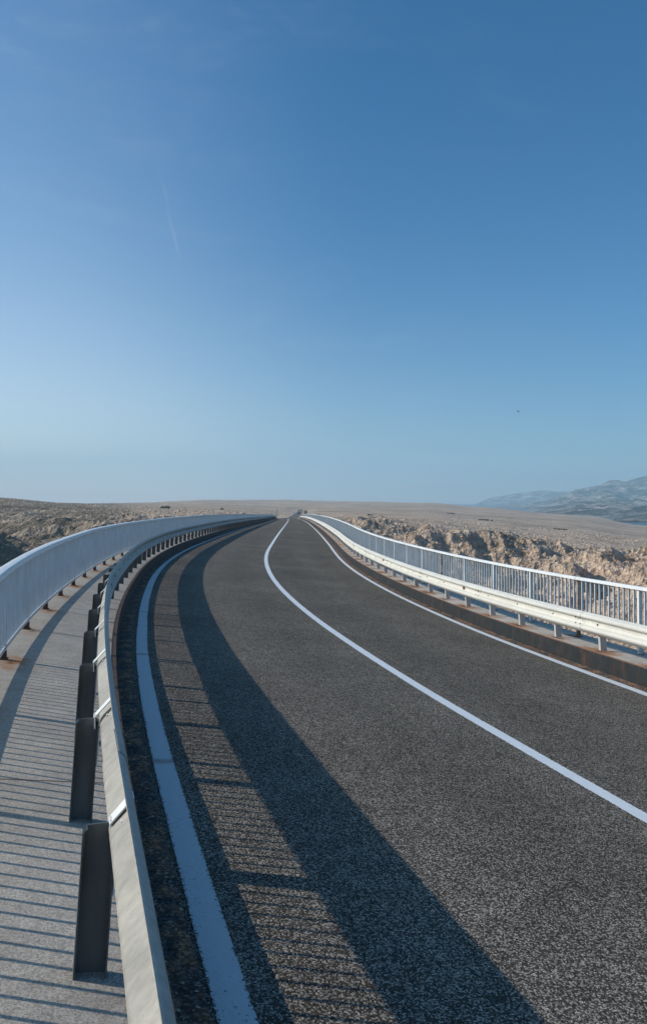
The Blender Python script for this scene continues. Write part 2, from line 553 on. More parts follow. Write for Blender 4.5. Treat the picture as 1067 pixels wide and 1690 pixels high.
def mat_land():
    m, t, bs = new_mat('limestone_land', 0.95)
    P = objco(t)
    sep = t.add('ShaderNodeSeparateXYZ'); t.l.new(P, sep.inputs[0])
    big = t.noise(P, 0.006, 6.0, 0.6)
    mid = t.noise(P, 0.05, 7.0, 0.65)
    fin = t.noise(P, 0.45, 7.0, 0.7)
    vd = t.voro(P, 0.9)
    vd2 = t.voro(t.scale(P, (1.0, 0.6, 1.0)), 0.28)
    c = t.mix(t.mapr(mid, 0.35, 0.65), (0.72, 0.525, 0.385), (0.47, 0.335, 0.24))
    c = t.mix(t.mapr(fin, 0.50, 0.64, 0, 0.8), c, (0.80, 0.63, 0.50))
    c = t.mix(t.mapr(fin, 0.50, 0.38, 0, 0.75), c, (0.27, 0.19, 0.13))
    # dry grass and low herbs between the stones
    gr = t.math('MULTIPLY', t.mapr(big, 0.48, 0.6), t.mapr(t.noise(P, 0.11, 6.0, 0.7), 0.40, 0.58))
    left = t.math('MULTIPLY', t.mapr(t.math('DIVIDE', sep.outputs[0], t.math('MAXIMUM', sep.outputs[1], 30.0)), -0.30, -0.19, 1, 0.0, True), 1.0)
    left = t.math('MULTIPLY', left, t.mapr(t.noise(P, 0.10, 6.0, 0.75), 0.30, 0.52))
    gr = t.math('MAXIMUM', t.math('MULTIPLY', gr, 0.55), left)
    c = t.mix(gr, c, (0.125, 0.094, 0.060))
    far_ = t.mapr(t.noise(t.scale(P, (1.0, 1.6, 1.0)), 0.014, 7.0, 0.68), 0.46, 0.60, 0.0, 0.62)
    c = t.mix(far_, c, (0.32, 0.235, 0.155))
    pale = t.mapr(t.noise(t.scale(P, (1.0, 1.4, 1.0)), 0.03, 7.0, 0.7), 0.55, 0.66, 0.0, 0.5)
    c = t.mix(pale, c, (0.72, 0.56, 0.43))
    dk = t.mapr(vd, 0.0, 0.55, 0.45, 1.15)
    dk2 = t.mapr(t.noise(P, 1.6, 5.0, 0.75), 0.35, 0.55, 0.55, 1.08)
    k = t.math('MULTIPLY', dk, dk2)
    c = t.mix(0.75, c, t.mix(1.0, c, t.combine(k, k, k), 'MULTIPLY'))
    spots = t.math('MAXIMUM', t.mapr(t.noise(P, 0.22, 5.0, 0.75), 0.62, 0.67, 0.0, 0.7), t.mapr(t.noise(t.scale(P, (1, 1.5, 1)), 0.05, 7.0, 0.8), 0.60, 0.64, 0.0, 0.65))
    c = t.mix(spots, c, (0.055, 0.055, 0.032))
    t.l.new(c, bs.inputs['Base Color'])
    h = t.math('ADD', t.math('MULTIPLY', t.voro(P, 2.3), 0.5), t.math('MULTIPLY', vd, 1.2))
    h = t.math('ADD', h, t.math('ADD', t.math('MULTIPLY', fin, 1.6), t.math('MULTIPLY', vd2, 1.6)))
    bump(t, bs, h, 1.0, 0.7)
    return m


def mat_simple(name, col, rough=0.8, var=0.2, sc_=6.0):
    m, t, bs = new_mat(name, rough)
    P = objco(t)
    k = t.mapr(t.noise(P, sc_, 5.0, 0.65), 0.3, 0.7, 1 - var, 1 + var)
    t.l.new(t.mix(1.0, col, t.combine(k, k, k), 'MULTIPLY'), bs.inputs['Base Color'])
    return m


M_ASPH = mat_asphalt()
M_LINE = mat_paint('road_paint', 0.6)
M_EDGE = mat_paint('edge_paint', 1.0, (0.54, 0.555, 0.565), seam=True)
M_WALK_L = mat_concrete('walkway_sand', (0.42, 0.37, 0.32), None, railp=(RAIL_D, 7.80, 0.05, 0.42, 0.9))
M_WALK_R = mat_concrete('walkway_sand_rusty', (0.56, 0.50, 0.43), POST_D, 10.14, 0.12, 0.66, 1.3, railp=(RAIL_D * 4, 11.76, 0.62, 0.4, 0.8))
M_KERB = mat_kerb()
M_RUST = mat_rust()
M_RUSTO = mat_rust('orange_rust', (0.14, 0.055, 0.025), (0.30, 0.16, 0.09))
M_GUT = mat_gutter()
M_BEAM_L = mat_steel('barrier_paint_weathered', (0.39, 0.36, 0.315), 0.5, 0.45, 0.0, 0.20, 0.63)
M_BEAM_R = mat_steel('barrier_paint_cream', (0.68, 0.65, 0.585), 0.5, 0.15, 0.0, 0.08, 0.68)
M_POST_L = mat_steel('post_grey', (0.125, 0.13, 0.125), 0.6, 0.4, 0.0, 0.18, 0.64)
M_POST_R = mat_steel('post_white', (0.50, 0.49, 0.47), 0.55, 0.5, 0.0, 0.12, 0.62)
M_STRAP = mat_steel('strap_white', (0.74, 0.74, 0.72), 0.5, 0.0, 0.0, 0.06)
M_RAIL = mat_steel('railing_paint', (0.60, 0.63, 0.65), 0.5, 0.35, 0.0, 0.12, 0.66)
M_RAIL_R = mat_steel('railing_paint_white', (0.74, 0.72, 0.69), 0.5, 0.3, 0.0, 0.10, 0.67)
M_HAND = mat_steel('handrail_paint', (0.76, 0.77, 0.77), 0.45, 0.2, 0.0, 0.06, 0.69)
M_BOLT = mat_steel('bolt_dark', (0.10, 0.085, 0.075), 0.6, 0.5)
M_REFL = mat_steel('reflector_brown', (0.22, 0.06, 0.04), 0.4)
REFL_S = [15.5, 23.3, 30.7, 37.8, 44.9, 52.0, 59.0, 66.0, 73.0]
M_DECK = mat_simple('bridge_concrete', (0.30, 0.29, 0.27), 0.9)
M_LAND = mat_land()

# ------------------------------------------------------------------ carriageway and walkways
SS_B = srange(S_ON, S_END)


def struct(name, mb, mat, smooth=False):
    o = link(name, mb.mesh(name, smooth), mat)
    o['kind'] = 'structure'
    return o


mb = MB()
SS_R = srange(S_ON, 1100.0)
prof = [(-3.335 + 6.67 * i / 8, 0.0) for i in range(9)]
sweep(mb, prof, SS_R)
struct('road', mb, M_ASPH)


def marking(name, off, w, key, a, b, mat, dashes=None):
    mb = MB()
    if dashes:
        s = a
        while s < b:
            L = min(dashes[0], b - s)
            base = len(mb.v)
            sweep(mb, [(off - w/2, 0.005), (off + w/2, 0.005)], [s, s + L/2, s + L], key)
            s += dashes[0] + dashes[1]
    else:
        sweep(mb, [(off - w/2, 0.005), (off + w/2, 0.005)], srange(a, b), key)
    # V across the line 0..1
    mb.uv = [(u, v / w) for (u, v) in mb.uv]
    struct(name, mb, mat)


marking('centre_line', 0.0, 0.135, 'cl', S_ON, 262.0, M_LINE)
marking('dashed_centre_line', 0.28, 0.16, None, 245.0, 1000.0, M_LINE, (3.0, 6.0))
marking('edge_line', O_LL, 0.145, 'll', S_ON, 232.0, M_EDGE)
marking('edge_line', O_RL, 0.165, 'rl', S_ON, 240.0, M_LINE)
marking('edge_line', -2.95, 0.40, None, 252.0, 1000.0, M_LINE)
marking('edge_line', 2.95, 0.12, None, 252.0, 1000.0, M_LINE)

for side in (-1, 1):
    # gutter strip with grit
    mb = MB()
    if side < 0:
        sweep(mb, [(O_LK + 0.0, 0.004), (O_LK + 0.10, 0.010), (O_LL - 0.085, 0.0055)], SS_B, 'lk')
        struct('gutter', mb, M_GUT)
        mb = MB()   # kerb face
        sweep(mb, [(O_LK, -0.02), (O_LK - 0.004, HKL - 0.012), (O_LK - 0.012, HKL - 0.004), (O_LK - 0.05, HKL - 0.004), (O_LK - 0.05, HKL - 0.03)], SS_B, 'lk')
        struct('kerb', mb, M_KERB)
        mb = MB()
        sweep(mb, [(O_LK - 0.001, HKL + 0.0), (O_LK - 0.034, HKL + 0.003), (O_LK - 0.037, HKL - 0.075)], SS_B, 'lk')
        struct('kerb_edge', mb, M_RUST)
        mb = MB()
        sweep(mb, [(O_LR - 0.42, HKL - 0.012), (O_LR - 0.15, HKL - 0.025), (O_LK - 0.06, HKL - 0.072), (O_LK - 0.036, HKL - 0.068)], SS_B, 'lk', height_fn=walk_drop)
        mb.uv = [(u, v - 0.26) for (u, v) in mb.uv]
        struct('walkway', mb, M_WALK_L)
    else:
        sweep(mb, [(O_RL + 0.065, 0.0055), (O_RK - 0.07, 0.010), (O_RK, 0.018)], SS_B, 'rk')
        struct('gutter', mb, M_GUT)
        mb = MB()
        sweep(mb, [(O_RK, -0.02), (O_RK + 0.004, HKR - 0.014), (O_RK + 0.010, HKR - 0.003)], SS_B, 'rk')
        struct('kerb', mb, M_KERB)
        mb = MB()
        sweep(mb, [(O_RK + 0.006, HKR - 0.004), (O_RK + 0.010, HKR + 0.003), (O_RK + 0.035, HKR + 0.004)], SS_B, 'rk')
        struct('kerb_edge', mb, M_RUSTO)
        mb = MB()
        sweep(mb, [(O_RK + 0.033, HKR), (O_RG + 0.1, HKR), (O_RR + 0.1, HKR), (O_RR + 0.30, HKR)], SS_B, 'rk')
        struct('walkway', mb, M_WALK_R)

# bridge body below the road
bridge = empty('road_bridge', pos(0, 0, -1.2))
tag(bridge, 'grey concrete bridge deck carrying the two lane road across the channel', 'bridge')
mb = MB()
sweep(mb, [(-3.5, -0.03), (3.5, -0.03), (3.5, -0.35), (2.6, -0.45), (2.3, -2.0), (-2.3, -2.0), (-2.6, -0.45), (-3.5, -0.35)], srange(S_ON, S_END + 2, 1.0), None, True, True)
link('deck_girder', mb.mesh(), M_DECK, bridge)
for sgn, oo, hh, key in ((-1, O_LR, HKL, 'lk'), (1, O_RR, HKR, 'rk')):
    mb = MB()
    a, b = sgn * 3.45, oo + sgn * 0.42 if sgn < 0 else oo + 0.30
    drop = walk_drop(oo) if sgn < 0 else 0
    sweep(mb, [(b, hh + drop + 0.0), (b + sgn * 0.05, hh + drop), (b + sgn * 0.05, -0.32), (a, -0.32), (a, -0.10), (b, -0.05)], srange(S_ON, S_END + 2, 1.0), key, True, True)
    link('edge_beam', mb.mesh(), M_DECK, bridge)
for s in (40, 80, 120, 160, 200):
    mb = MB()
    p = pos(s, 0, -2.0)
    e1, e2, e3 = axes(s)
    box(mb, p - e3 * 16.5, e1 * 1.9, e2 * 0.5, e3 * 16.6)
    link('pier', mb.mesh(), M_DECK, bridge)

# ------------------------------------------------------------------ crash barriers
WPROF = [(0, 0), (.014, -.002), (.066, -.034), (.081, -.050), (.084, -.070), (.080, -.084), (.026, -.104), (.006, -.124), (.004, -.160),
         (.022, -.188), (.074, -.216), (.083, -.238), (.081, -.258), (.066, -.276), (.014, -.308), (0, -.31)]


# the left beam has its crest close to the lip and a deep trough open towards the walkway
WPROF_L = [(0, 0), (.008, -.004), (.026, -.020), (.034, -.040), (.030, -.062), (.004, -.090), (-.026, -.122), (-.040, -.142), (-.044, -.158), (-.042, -.172),
           (-.032, -.192), (.000, -.222), (.026, -.244), (.034, -.264), (.026, -.286), (.0, -.31)]


def beam_profile(o, h, sgn, prof=WPROF, th=0.004):
    """closed thin profile; sgn = +1 faces +offset (left barrier), -1 faces -offset"""
    A = [(o + sgn * x, h + y) for x, y in prof]
    Bk = []
    for i in range(len(prof)):
        a = Vector(prof[max(i - 1, 0)]); b = Vector(prof[min(i + 1, len(prof) - 1)])
        d = (b - a).normalized()
        nrm = Vector((d.y, -d.x))          # towards the back
        Bk.append((o + sgn * (prof[i][0] + nrm.x * th), h + prof[i][1] + nrm.y * th))
    return A + Bk[::-1]


def post_mesh(h, w, dep, th, lean, opening):
    """C-section post standing at z=0..h: web w wide across the rail, flanges dep along it. lean = sideways drift per metre"""
    mb = MB()
    outline = [(0, 0), (w, 0), (w, dep * opening), (w - th, dep * opening), (w - th, th * opening), (th, th * opening), (th, dep * opening), (0, dep * opening)]
    if opening < 0: outline = outline[::-1]
    n = len(outline)
    r = 0.012
    zs = [0.0, h - r, h]
    for z in zs:
        for (x, y) in outline:
            xx = x
            if z == h: xx = x + (r * 0.8 if x < w / 2 else -r * 0.8)
            mb.v.append((xx + lean * z, y, z))
    for i in range(2):
        for j in range(n):
            k = (j + 1) % n
            mb.f.append((i*n + j, i*n + k, (i+1)*n + k, (i+1)*n + j)); mb.uv += [(0, 0)] * 4
    mb.f.append(tuple(2*n + j for j in range(n))); mb.uv += [(0, 0)] * n
    return mb.mesh('post')


def bolt_mesh():
    mb = MB()
    n = 8
    for z, r in ((0, .016), (.004, .016), (.004, .010), (.012, .009)):
        for i in range(n):
            a = 2 * math.pi * i / n
            mb.v.append((z, r * math.cos(a), r * math.sin(a)))
    for k in range(3):
        for i in range(n):
            j = (i + 1) % n
            mb.f.append((k*n + i, k*n + j, (k+1)*n + j, (k+1)*n + i)); mb.uv += [(0, 0)] * 4
    mb.f.append(tuple(3*n + i for i in range(n))); mb.uv += [(0, 0)] * n
    return mb.mesh('bolt')


BOLT = bolt_mesh(); BOLT.materials.append(M_BOLT)


def place(name, me, s, o, h, key, parent, mat=None, flip=False, extra=0.0, zoff=0.0):
    p = pos(s, o, h, key); p.z += zoff
    ob = bpy.data.objects.new(name, me)
    COL.objects.link(ob)
    if mat and not me.materials: me.materials.append(mat)
    ob.parent = parent
    psi = frame(s)[3]
    lp = p - parent.location if parent.parent is None else p
    ob.location = lp
    ob.rotation_euler = (0, 0, -psi + (math.pi if flip else 0) + extra)
    return ob


def merge_into(mb, me, M):
    b = len(mb.v)
    for v in me.vertices: mb.v.append(tuple(M @ v.co))
    for pl in me.polygons:
        mb.f.append(tuple(b + i for i in pl.vertices)); mb.uv += [(0, 0)] * len(pl.vertices)


def barrier(side):
    left = side < 0
    key = 'lg' if left else 'rg'
    o, top = (O_LG, HGL) if left else (O_RG, HGR)
    root = empty('crash_barrier', pos(2.0, o, HKL if left else HKR, key))
    if left:
        tag(root, 'weathered grey W-beam crash barrier along the left walkway, seen from behind with dark grey posts', 'crash barrier')
    else:
        tag(root, 'sunlit cream W-beam crash barrier with rusty post feet on the right kerb', 'crash barrier')
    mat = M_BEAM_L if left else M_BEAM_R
    s0 = (2.93 if left else 10.19)
    sgn = 1 if left else -1
    # beams of three bays
    step = POST_D * 3
    k = math.floor((S_ON - s0) / step)
    n = 0
    a = s0 + k * step + 0.35
    while a < S_END - 1:
        b = min(a + step + 0.30, S_END)
        lo = max(a, S_ON)
        if b > lo + 0.5:
            ss = list(np.linspace(lo, b, max(2, int((b - lo) / 0.45))))
            mb = MB()
            pr = beam_profile(o + sgn * (0.005 if n % 2 else 0.0), top, sgn, WPROF_L if left else WPROF)
            sweep(mb, pr, ss, key, True, True)
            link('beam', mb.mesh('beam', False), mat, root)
        a += step; n += 1
    # posts: base behind the beam
    H = 0.52 if left else 0.50
    w, dep = (0.112 if left else 0.10), 0.05
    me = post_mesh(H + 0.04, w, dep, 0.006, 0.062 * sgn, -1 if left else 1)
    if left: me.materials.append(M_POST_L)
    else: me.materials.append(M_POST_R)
    strap = MB()
    if left:
        # flat bar from post head up to the lip of the beam
        box(strap, (0.163, -0.03, H + 0.095), (0.040, 0, 0.042), (0, 0.034, 0), (-0.002, 0, 0.002))
        box(strap, (0.126, -0.03, H + 0.03), (0.003, 0, 0.0), (0, 0.022, 0), (0.0, 0, 0.035))
        box(strap, (w + 0.008 + 0.062 * H * 0.7, -0.03, H - 0.10), (0.0025, 0, 0.0), (0, 0.020, 0), (0.006, 0, 0.10))
    else:
        box(strap, (-0.05, -0.02, H - 0.02), (0.05, 0, 0.01), (0, 0.022, 0), (0, 0, 0.004))
    strap_me = strap.mesh('strap')
    strap_me.materials.append(M_STRAP if left else M_POST_R)
    cnt = 0
    rest = MB(); rest_s = MB(); nb = 0
    s = s0 - POST_D * math.floor((s0 - S_ON) / POST_D)
    i = 0
    while s < S_END - 0.3:
        ob_o = o - 0.198 if left else o + 0.045
        zo = walk_drop(ob_o) if left else 0.0
        zb = HKL if left else HKR
        vis = (s > 1.5) if left else (s > 7.5)
        if vis and cnt < 100:
            p = place('post', me, s, ob_o + (float(np.interp(s, [2.9, 4.2], [0.03, 0.004])) if left else 0.0), zb - (0.12 if left else 0.03), key, root, zoff=zo)
            if cnt < 60:
                q = bpy.data.objects.new('bracket', strap_me)
                COL.objects.link(q); q.parent = p
            cnt += 1
            if nb < 96 and cnt < 40:
                bo = o + sgn * 0.009
                place('bolt', BOLT, s + 0.0, bo, top - 0.155, key, root, flip=not left); nb += 1
                if round((s - s0) / POST_D) % 3 == 0 and not left:
                    for ds_ in (0.42, 0.55):
                        for dh in (-0.11, -0.20):
                            place('bolt', BOLT, s + ds_, o + sgn * 0.045, top + dh, key, root, flip=not left); nb += 1
        else:
            P_ = pos(s, ob_o, zb - (0.12 if left else 0.03), key); P_.z += zo
            Mx = Matrix.Translation(P_ - root.location) @ Matrix.Rotation(-frame(s)[3], 4, 'Z')
            merge_into(rest, me, Mx)
        s += POST_D
    if not left:
        mbr = MB(); box(mbr, (0, 0, 0), (0.012, 0, 0), (0, 0.045, 0), (0, 0, 0.035))
        rm = mbr.mesh('reflector'); rm.materials.append(M_REFL)
        for q in REFL_S:
            place('reflector', rm, q, o - 0.012, top - 0.135, key, root)
    else:
        mbr = MB(); box(mbr, (0, 0, 0), (0.010, 0, 0), (0, 0.011, 0), (0, 0, 0.011)); box(mbr, (0.012, 0, 0), (0.004, 0, 0), (0, 0.018, 0), (0, 0, 0.018))
        rm = mbr.mesh('nut'); rm.materials.append(M_STRAP)
        for k in range(18):
            place('nut', rm, s0 + POST_D * k - 0.10, o - 0.002, top - 0.105, key, root)
    if rest.v:
        r = bpy.data.objects.new('far_posts', rest.mesh('far_posts'))
        r.data.materials.append(M_POST_L if left else M_POST_R)
        COL.objects.link(r); r.parent = root; r['kind'] = 'stuff'
    return root


barrier(-1)
barrier(1)


# ------------------------------------------------------------------ pedestrian railings
def railing(side):
    left = side < 0
    key = 'lr' if left else 'rr'
    lean_o = -0.156 if left else 0.045           # posts stand behind the inner edge of the handrail
    o, top, zb = (O_LR, HRL, HKL) if left else (O_RR, HRR, HKR)
    oc = o + lean_o
    root = empty('bridge_railing', pos(8.0 if left else 10.0, oc, zb, key))
    if left:
        tag(root, 'shaded blue-grey steel railing with close vertical bars beside the left walkway', 'railing')
    else:
        tag(root, 'white painted steel railing with close vertical bars and two rusty posts, behind the right barrier', 'railing')
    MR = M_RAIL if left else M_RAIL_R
    s0 = 7.90 if left else 9.99
    # handrail in lengths of four bays
    L = RAIL_D * 4
    s_joint = s0 + (RAIL_D if not left else 0.0)
    k0 = math.floor((S_ON - s_joint) / L)
    a = s_joint + k0 * L
    w2, th = 0.055, 0.052
    while a < S_END - 0.2:
        lo, b = max(a, S_ON), min(a + L, S_END)
        if b - lo > 0.3:
            ns = max(2, int((b - lo) / RAIL_D) + 1)
            ss = list(np.linspace(lo, b, ns * 1 + 4))
            c = [(-w2, -th), (-w2, -.014), (-w2 * .72, -.003), (0, 0), (w2 * .72, -.003), (w2, -.014), (w2, -th), (w2 - .006, -th), (w2 - .008, -.018), (-w2 + .008, -.018), (-w2 + .006, -th)]
            mb = MB()
            sweep(mb, [(oc + x, top + y) for x, y in c], [lo + .004] + ss[1:-1] + [b - .004], key, True, True)
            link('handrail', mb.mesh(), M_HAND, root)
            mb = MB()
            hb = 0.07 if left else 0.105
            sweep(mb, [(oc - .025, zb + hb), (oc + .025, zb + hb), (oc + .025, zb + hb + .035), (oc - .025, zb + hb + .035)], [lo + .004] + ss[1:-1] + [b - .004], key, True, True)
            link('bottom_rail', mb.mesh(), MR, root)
        a += L
    # posts
    hp = top - zb - 0.02
    mbp = MB()
    box(mbp, (0, 0, (hp - 0.10) / 2 + 0.0), (0.028, 0, 0), (0, 0.0225, 0), (0, 0, (hp + 0.10) / 2))
    pm = mbp.mesh('post'); pm.materials.append(MR)
    mbp = MB()
    box(mbp, (0, 0, (hp - 0.10) / 2 + 0.0), (0.028, 0, 0), (0, 0.0225, 0), (0, 0, (hp + 0.10) / 2))
    pr = mbp.mesh('rusty_post'); pr.materials.append(M_RUSTO)
    mbf = MB(); box(mbf, (0, 0, (-0.018 if left else 0.005)), (0.045, 0, 0), (0, 0.04, 0), (0, 0, 0.006))
    if left: box(mbf, (0, 0, 0.025), (0.031, 0, 0), (0, 0.026, 0), (0, 0, 0.040))
    fm = mbf.mesh('base_plate'); fm.materials.append(M_RUST if left else M_RUSTO)
    cnt = 0
    s = s0 - RAIL_D * math.floor((s0 - S_ON) / RAIL_D)
    restp = MB()
    while s < S_END - 0.1:
        vis = s > 6.0
        idx = round((s - s0) / RAIL_D)
        zo = walk_drop(oc) if left else 0.0
        if vis and cnt < 100:
            p = place('post', pm, s, oc, zb, key, root)
            if left: p.scale.z = (hp + rail_dip(s)) / hp
            if not left and idx in (1, 5):
                m = pm.copy(); m.materials.clear(); p.data = m
                mm = M_RUSTMIX
                m.materials.append(mm)
                p['label'] = 'rusty post at a joint of the handrail'
            if cnt < 30:
                q = bpy.data.objects.new('base_plate', fm)
                COL.objects.link(q); q.parent = p; q.location = (0, 0, zo)
            cnt += 1
        else:
            Mx = Matrix.Translation(pos(s, oc, zb, key) - root.location) @ Matrix.Rotation(-frame(s)[3], 4, 'Z') @ Matrix.Diagonal((1, 1, (hp + (rail_dip(s) if left else 0)) / hp, 1))
            merge_into(restp, pm, Mx)
        s += RAIL_D
    if restp.v:
        r = bpy.data.objects.new('far_posts', restp.mesh('far_posts')); r.data.materials.append(MR)
        COL.objects.link(r); r.parent = root; r['kind'] = 'stuff'
    # bars
    hb0, hb1 = (0.085 if left else 0.12), top - zb - 0.02
    mbb = MB(); box(mbb, (0, 0, (hb0 + hb1) / 2), (0.015, 0, 0), (0, (0.0045 if left else 0.0075), 0), (0, 0, (hb1 - hb0) / 2))
    bm = mbb.mesh('bar'); bm.materials.append(MR)
    rest = MB(); cnt = 0
    s = s0 - RAIL_D * math.floor((s0 - S_ON) / RAIL_D) - RAIL_D
    near0 = 6.8 if left else 9.2
    nbar = 16 if left else 12
    while s < S_END - 0.1:
        for j in range(1, nbar + 1):
            q = s + RAIL_D * j / (nbar + 1)
            if q < S_ON or q > S_END: continue
            if q > near0 and cnt < 100:
                b_ = place('bar', bm, q, oc, zb, key, root); cnt += 1
                if left: b_.scale.z = (hb1 + rail_dip(q)) / hb1
            else:
                Mx = Matrix.Translation(pos(q, oc, zb, key) - root.location) @ Matrix.Rotation(-frame(q)[3], 4, 'Z') @ Matrix.Diagonal((1, 1, (hb1 + (rail_dip(q) if left else 0)) / hb1, 1))
                merge_into(rest, bm, Mx)
        s += RAIL_D
    r = bpy.data.objects.new('far_bars', rest.mesh('far_bars')); r.data.materials.append(MR)
    COL.objects.link(r); r.parent = root; r['kind'] = 'stuff'
    return root


M_RUSTMIX = mat_steel('railing_paint_rusted', (0.60, 0.56, 0.50), 0.7, 0.95, 0.0, 0.2, 0.42)
railing(-1)
railing(1)

# ------------------------------------------------------------------ land
SEA = -38.0
UU = [-1.6, -0.9, -0.6, -0.41, -0.33, -0.25, -0.15, -0.05, 0.05, 0.13, 0.20, 0.30, 0.41, 0.6, 0.9, 1.6]
YY = [60, 90, 105, 120, 150, 200, 260, 400, 700, 1100, 1700, 2600, 3600, 5200]
ZZ = [
    [-46] * 16,
    [-46] * 16,
    [-46, -46, -46, -46, -46, -46, -46, -46, -46, -46, -46, -42, -24, -20, -20, -20],
    [-46, -46, -46, -46, -46, -46, -46, -46, -46, -46, -40, -24, -15, -13, -13, -13],
    [-46, -44, -42, -42, -42, -42, -44, -44, -42, -34, -20, -14, -14, -14, -14, -16],
    [-40, -26, -22, -19, -18, -18, -16, -13, -13, -11, -11.5, -14, -16, -17, -18, -20],
    [-30, -18, -13, -10.5, -8.5, -6.5, -5, -3.8, -4.6, -8.6, -12.5, -15.5, -18, -19, -20, -22],
    [-20, -8, -2, 2.2, -0.3, -2, -3.5, -5.9, -6.2, -9.2, -13, -17.5, -23, -25, -28, -32],
    [-8, 4, 6, 5.2, 0.5, -1.6, -4.2, -8.4, -8.6, -10.5, -15, -21, -28, -36, -42, -46],
    [0, 6, 8, 3, -3.2, -2.4, -2.8, -7.6, -7.6, -10, -14.5, -19.5, -33.5, -46, -46, -46],
    [0, 4, 6, 0, -6, -3.4, 0.5, -3, -4, -6, -11.5, -26.5, -46, -46, -46, -46],
    [-5, 0, 0, -5, -8, -5.5, 5.0, 6.6, 0.6, -2.8, -18, -46, -46, -46, -46, -46],
    [-20, -20, -20, -20, -20, -15, -2, -4, -10, -20, -46, -46, -46, -46, -46, -46],
    [-46] * 16]
UU = np.array(UU); LY = np.log(np.array(YY, float)); ZZ = np.array(ZZ, float)


def vnoise(x, y, seed=0):
    xi = np.floor(x).astype(np.int64); yi = np.floor(y).astype(np.int64)
    fx = x - xi; fy = y - yi
    fx = fx*fx*(3-2*fx); fy = fy*fy*(3-2*fy)

    def h(a, b):
        n = (a * 374761393 + b * 668265263 + seed * 1442695041) & 0x7fffffff
        n = ((n ^ (n >> 13)) * 1274126177) & 0x7fffffff
        return ((n ^ (n >> 16)) & 0xffffff) / float(0xffffff)
    return (h(xi, yi)*(1-fx) + h(xi+1, yi)*fx)*(1-fy) + (h(xi, yi+1)*(1-fx) + h(xi+1, yi+1)*fx)*fy


def fbm(x, y, f, octv, seed=0, gain=0.5, ridge=False):
    t = 0; a = 1.0; n = 0
    for i in range(octv):
        v = vnoise(x*f + 13.1*i, y*f + 7.7*i, seed + i) * 2 - 1
        if ridge: v = 1 - 2*np.abs(v)
        t = t + v*a; n += a; a *= gain; f *= 2.03
    return t / n


RX = RT[:, 1]; RY = RT[:, 2]; RZ = RT[:, 3]


def land_height(x, y):
    u = np.clip(x / y, UU[0], UU[-1]); ly = np.clip(np.log(y), LY[0], LY[-1])
    iu = np.clip(np.searchsorted(UU, u) - 1, 0, len(UU) - 2)
    iy = np.clip(np.searchsorted(LY, ly) - 1, 0, len(LY) - 2)
    tu = (u - UU[iu]) / (UU[iu+1] - UU[iu]); ty = (ly - LY[iy]) / (LY[iy+1] - LY[iy])
    tu = tu*tu*(3-2*tu)*0.6 + tu*0.4; ty = ty*ty*(3-2*ty)*0.3 + ty*0.7
    z = (ZZ[iy, iu]*(1-tu) + ZZ[iy, iu+1]*tu)*(1-ty) + (ZZ[iy+1, iu]*(1-tu) + ZZ[iy+1, iu+1]*tu)*ty
    # broken coastal rock: strong relief near the shore, calmer inland
    shore = np.exp(-(np.clip(y - 130, 0, 1e9) / 165.0)**2)
    z = z + shore * (9.5 * (fbm(x, y, 1/44.0, 6, 3, 0.58, True) - 0.14) + 3.4 * fbm(x, y, 1/10.0, 3, 9, 0.5, True))
    # limestone ledges
    q = z + 0.7 * fbm(x, y, 1/14.0, 3, 51)
    st = 2.1
    fr = q / st - np.floor(q / st)
    z = z + shore * 0.35 * st * (np.clip((fr - 0.62) / 0.2, 0, 1) - fr)
    far = np.clip((y - 150) / 400.0, 0, 1)
    z = z + far * (0.0011 * y) * fbm(x, y, 1/120.0, 6, 21, 0.6) * 1.4
    z = z + (0.8 * fbm(x, y, 1/5.0, 3, 31, 0.6, True) + 0.30 * fbm(x, y, 1/1.6, 2, 37, 0.6)) * np.exp(-y / 420.0)
    # shallow gullies falling towards the sea in the left slope
    gl = np.clip((-0.18 - u) / 0.2, 0, 1) * np.exp(-((y - 330) / 170.0)**2)
    z = z - gl * 2.0 * np.abs(fbm(x, y, 1/55.0, 3, 41))
    z = z + 13.0 * np.exp(-(((x + 122) / 17.0)**2 + ((y - 238) / 26.0)**2)**1.5)  # mound added out of view on the left, to cast shade onto the slope
    # road bed
    rx = np.interp(y, RY, RX); rz = np.interp(y, RY, RZ)
    d = np.abs(x - rx)
    m = np.clip(1 - (d - 6.0) / 16.0, 0, 1); m = m*m*(3-2*m)
    m = m * np.clip((y - 231) / 8.0, 0, 1) * np.clip((1150 - y) / 60, 0, 1)
    z = z * (1 - m) + (rz - 0.12) * m
    # keep clear of the deck
    m2 = np.clip(1 - (d - 7.0) / 8.0, 0, 1) * (y < 240)
    z = z * (1 - m2) + np.minimum(z, rz - 2.6) * m2
    return z


us = np.concatenate([np.linspace(-1.6, -0.5, 60)[:-1], np.linspace(-0.5, 0.5, 620), np.linspace(0.5, 1.6, 60)[1:]])
ys = np.exp(np.linspace(math.log(62), math.log(5150), 520))
ys = np.unique(np.concatenate([ys, np.exp(np.linspace(math.log(110), math.log(330), 300))]))
Ug, Yg = np.meshgrid(us, ys)
Xg = Ug * Yg
Zg = land_height(Xg, Yg)


